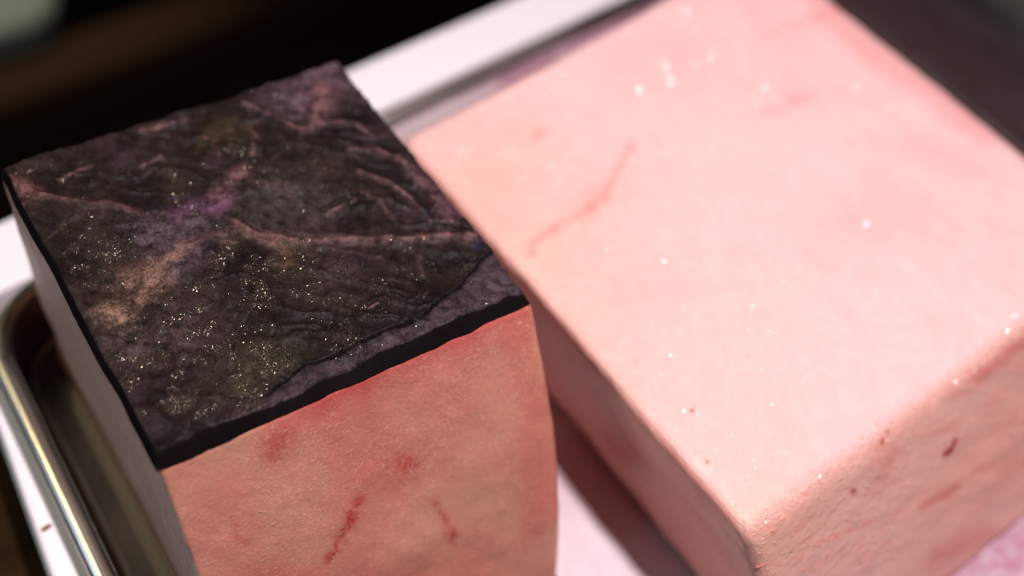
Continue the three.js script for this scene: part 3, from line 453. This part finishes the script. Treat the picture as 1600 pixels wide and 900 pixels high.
  for (let i = 0; i < 2600; i++) { const u = rnd() * 206, v = rnd() * 200, s = 0.12 + 0.28 * rnd() * rnd() + (rnd() < 0.04 ? 0.3 : 0), a = s * (0.3 + 0.4 * rnd()); B.stamp('top', u, v, s, (d, t) => { B.hgt[t] += a * Math.sqrt(1 - d * d); }); }
  for (let i = 0; i < 3200; i++) { const u = 206 * rnd(), v = 200 - 9 * rnd() * rnd(), s = 0.12 + 0.2 * rnd(), a = s * (0.3 + 0.4 * rnd()); B.stamp('top', u, v, s, (d, t) => { B.hgt[t] += a * Math.sqrt(1 - d * d); }); }
  for (let i = 0; i < 1500; i++) fibre(B, 'front', rnd, 206 * Math.pow(rnd(), 1.3), 70 * rnd(), 0.8 + 2 * rnd(), 0.3 + (rnd() - 0.5) * 1.4, 0.16 + 0.1 * rnd(), 0.1 + 0.15 * rnd(), null);
  const tex = B.finish(-0.5, 0.6);
  const G = { dim, n: [150, 60, 150], r: 0.0055, y0: 0, y1: 0.07, atlas: B.uvRects,
    top: [[0.1262, -0.0998], [0.3325, -0.136], [0.3345, 0.0655], [0.1322, 0.0822]], base: [[0.1445, -0.112], [0.4825, -0.152], [0.487, 0.1], [0.1485, 0.121]],
    bump: (p) => 0.0016 * fbm(p[0] / 0.05, p[1] / 0.03, p[2] / 0.05, 3) + 0.0004 * fbm(p[0] / 0.009, p[1] / 0.009, p[2] / 0.009, 3) };
  const g = block(G);
  g.translate(-0.24, 0, 0.02);
  const body = part('flesh', g, flesh(tex, 0.4, { specularIntensity: 0.6 }), rightBlock);
  const bead = (c, r) => new THREE.MeshPhysicalMaterial({ color: new THREE.Color().setRGB(...c), roughness: r, ior: 1.5, flatShading: true });
  grain('wet_grain', g, 8000, [0.0002, 0.0006], (p, n) => smooth(0.08, 0.25, n.z) * smooth(0.99, 0.93, n.y) * smooth(0.6, 0.8, n.y), bead([0.79, 0.47, 0.41], 0.1), body, 303);
  grain('wet_grain', g, 1500, [0.00015, 0.0004], (p, n) => smooth(0.6, 0.8, n.z) * smooth(-0.03, -0.075, p.x) * smooth(0.075, 0.05, p.y) * smooth(0, 0.5, fbm(p.x / 0.005, p.y / 0.002, 3, 2)), bead([0.77, 0.32, 0.25], 0.24), body, 304, 4);
  grain('wet_grain', g, 15000, [0.00018, 0.0006], (p, n) => smooth(0.95, 0.99, n.y) * (0.06 + Math.exp(-(((p.x - 0.005) / 0.05) ** 2 + ((p.z + 0.055) / 0.03) ** 2)) + 0.25 * Math.exp(-(((p.x + 0.075) / 0.03) ** 2 + ((p.z - 0.06) / 0.04) ** 2))), bead([0.79, 0.51, 0.48], 0.13), body, 305);
  // its skin: a slab over the sloping right flank
  const W = 512, d = new Uint8Array(W * W * 4), h = new Float32Array(W * W);
  for (let y = 0; y < W; y++) for (let x = 0; x < W; x++) { const i = y * W + x, n = fbm(x / 60, y / 60, 51, 4), f = fbm(x / 9, y / 9, 52, 3), c = mix3([0.034, 0.017, 0.017], [0.048, 0.027, 0.028], clamp(0.5 + n + 0.4 * f)); for (let k = 0; k < 3; k++) d[4 * i + k] = toSRGB(c[k]); d[4 * i + 3] = 255; h[i] = n * 0.6 + f * 0.3; }
  const sg = block({ dim: [0.0062, 0.07, 0.2], n: [18, 50, 110], r: 0.0012, y0: 0.0005, y1: 0.0704, atlas: { rest: [0, 0, 1, 1] },
    top: [[0.3322, -0.1365], [0.3378, -0.1372], [0.3402, 0.0655], [0.3346, 0.066]], base: [[0.4818, -0.1525], [0.4915, -0.1535], [0.4963, 0.1003], [0.4866, 0.1008]],
    bump: (p) => 0.0006 * fbm(p[0] / 0.02, p[1] / 0.012, p[2] / 0.012, 3) });
  sg.translate(-0.24, 0, 0.02);
  part('dark_skin', sg, new THREE.MeshPhysicalMaterial({ map: dataTex(d, W, W, true), bumpMap: greyTex(h, W, W, -1, 1), bumpScale: 0.0006, roughness: 0.55 }), rightBlock);
}

// ------------------------------------------------------------------ things in the dark behind the stall
const trestle = thing('wooden_trestle', 'brown wooden trestle beam in the dark behind the counter', 'trestle', [0.45, -0.925, -0.88]);
trestle.rotation.y = 0.1;
{
  const t = new RoundedBoxGeometry(2.4, 0.05, 0.075, 2, 0.006); t.translate(0, 0.425, 0); part('beam', t, benchWood, trestle);
  const a = new RoundedBoxGeometry(1.7, 0.374, 0.02, 2, 0.004); a.translate(0, 0.212, 0.02); part('added_apron', a, counterWood, trestle);  // dark panel added to hide the lit crate front below the beam
  for (const x of [-0.95, 0.95]) { const l = new RoundedBoxGeometry(0.05, 0.374, 0.06, 2, 0.006); l.translate(x, 0.212, 0); part('leg', l, benchWood, trestle); }
}
const crate = thing('plastic_crate', 'grey green plastic crate in the dark behind the wooden beam', 'crate', [-0.24, -0.9, -1.055]);
crate.rotation.y = 0.1;
{
  const cm = new THREE.MeshStandardMaterial({ color: new THREE.Color().setRGB(0.17, 0.185, 0.145), roughness: 0.6 });
  const L = loop([[-0.4, -0.2], [-0.4, 0.2], [0.42, 0.2], [0.42, -0.2]], 0.03, 6);
  part('crate_body', loft(L, [[-0.02, 0.0], [-0.01, 0.408], [0.012, 0.413], [0.012, 0.438], [0.0, 0.439]], false, true), cm, crate);
  const lid = loft(L, [[0.01, 0.4395], [0.016, 0.442], [0.016, 0.456], [0.005, 0.46]], false, true); part('lid', lid, cm, crate);
}

// ------------------------------------------------------------------ the lamps
function spot(o, radius, cone, name) {
  const L = new THREE.SpotLight(new THREE.Color().setRGB(...o.color), o.power, 0, cone, 0.5, 2);
  L.name = name; L.position.set(...o.at); L.target.position.set(...o.to); L.castShadow = true; L.shadow.radius = radius / 0.02; L.shadow.mapSize.set(2048, 2048); L.shadow.camera.near = 0.05; L.shadow.camera.far = 4; L.shadow.bias = -0.0003;
  scene.add(L, L.target); return L;
}
function pendant(o, label, bulbR, glow) {
  const t = thing('pendant_lamp', label, 'lamp', o.at), dir = new THREE.Vector3(...o.to).sub(new THREE.Vector3(...o.at)).normalize();
  const pivot = new THREE.Quaternion().setFromUnitVectors(new THREE.Vector3(0, -1, 0), dir);
  const b = part('bulb', new THREE.SphereGeometry(bulbR, 32, 24), new THREE.MeshStandardMaterial({ color: 0xffffff, emissive: new THREE.Color().setRGB(...o.color), emissiveIntensity: glow }), t); b.castShadow = false;
  const pts = [[0.1, -0.03], [0.085, 0.02], [0.055, 0.06], [0.028, 0.085], [0.022, 0.12], [0.016, 0.12], [0.02, 0.083], [0.05, 0.056], [0.081, 0.018], [0.097, -0.03]].map(([x, y]) => new THREE.Vector2(x, y));
  const s = part('lamp_shade', new THREE.LatheGeometry(pts, 48), new THREE.MeshStandardMaterial({ color: 0x161616, roughness: 0.5, side: THREE.DoubleSide }), t); s.quaternion.copy(pivot);
  const c = part('cable', new THREE.CylinderGeometry(0.003, 0.003, 1.2, 10), new THREE.MeshStandardMaterial({ color: 0x0c0c0c, roughness: 0.7 }), t); c.position.set(-dir.x * 0.11, 0.7, -dir.z * 0.11);
}
spot(KEY, 0.03, 0.62, 'stall_lamp_light'); pendant(KEY, 'black pendant lamp hanging right above the meat blocks', 0.03, 30);
spot(BACK_FILL, 0.03, 0.34, 'back_fill_light'); pendant(BACK_FILL, 'unseen pendant lamp added to light the wooden beam behind the stall', 0.025, 10);
spot(WARM, 0.025, 0.42, 'added_warm_light'); pendant(WARM, 'unseen warm pendant lamp added behind the tray for golden highlights', 0.025, 10);
{
  const t = thing('added_light_box', 'unseen light box added as cool fill at the left of the counter', 'light box', COOL.at);
  const q = new THREE.Object3D(); q.position.set(...COOL.at); q.lookAt(0.1, 0.0, -0.15); t.quaternion.copy(q.quaternion);
  const body = new RoundedBoxGeometry(COOL.size[0] + 0.03, COOL.size[1] + 0.03, 0.05, 3, 0.008); body.translate(0, 0, -0.03); part('housing', body, new THREE.MeshStandardMaterial({ color: 0x888888, roughness: 0.6 }), t);
  const f = new RoundedBoxGeometry(COOL.size[0], COOL.size[1], 0.006, 2, 0.002); part('glowing_panel', f, new THREE.MeshStandardMaterial({ color: 0xffffff, emissive: new THREE.Color().setRGB(...COOL.color), emissiveIntensity: 1.2 }), t);
  const A = new THREE.RectAreaLight(new THREE.Color().setRGB(...COOL.color), COOL.power, COOL.size[0], COOL.size[1]);
  const dir = new THREE.Vector3(0.1, 0, -0.15).sub(q.position).normalize(); A.position.copy(q.position).addScaledVector(dir, 0.012); A.lookAt(A.position.clone().sub(dir)); A.lookAt(0.1, 0, -0.15); A.name = 'added_fill_light'; scene.add(A);
}
renderer.render(scene, camera);
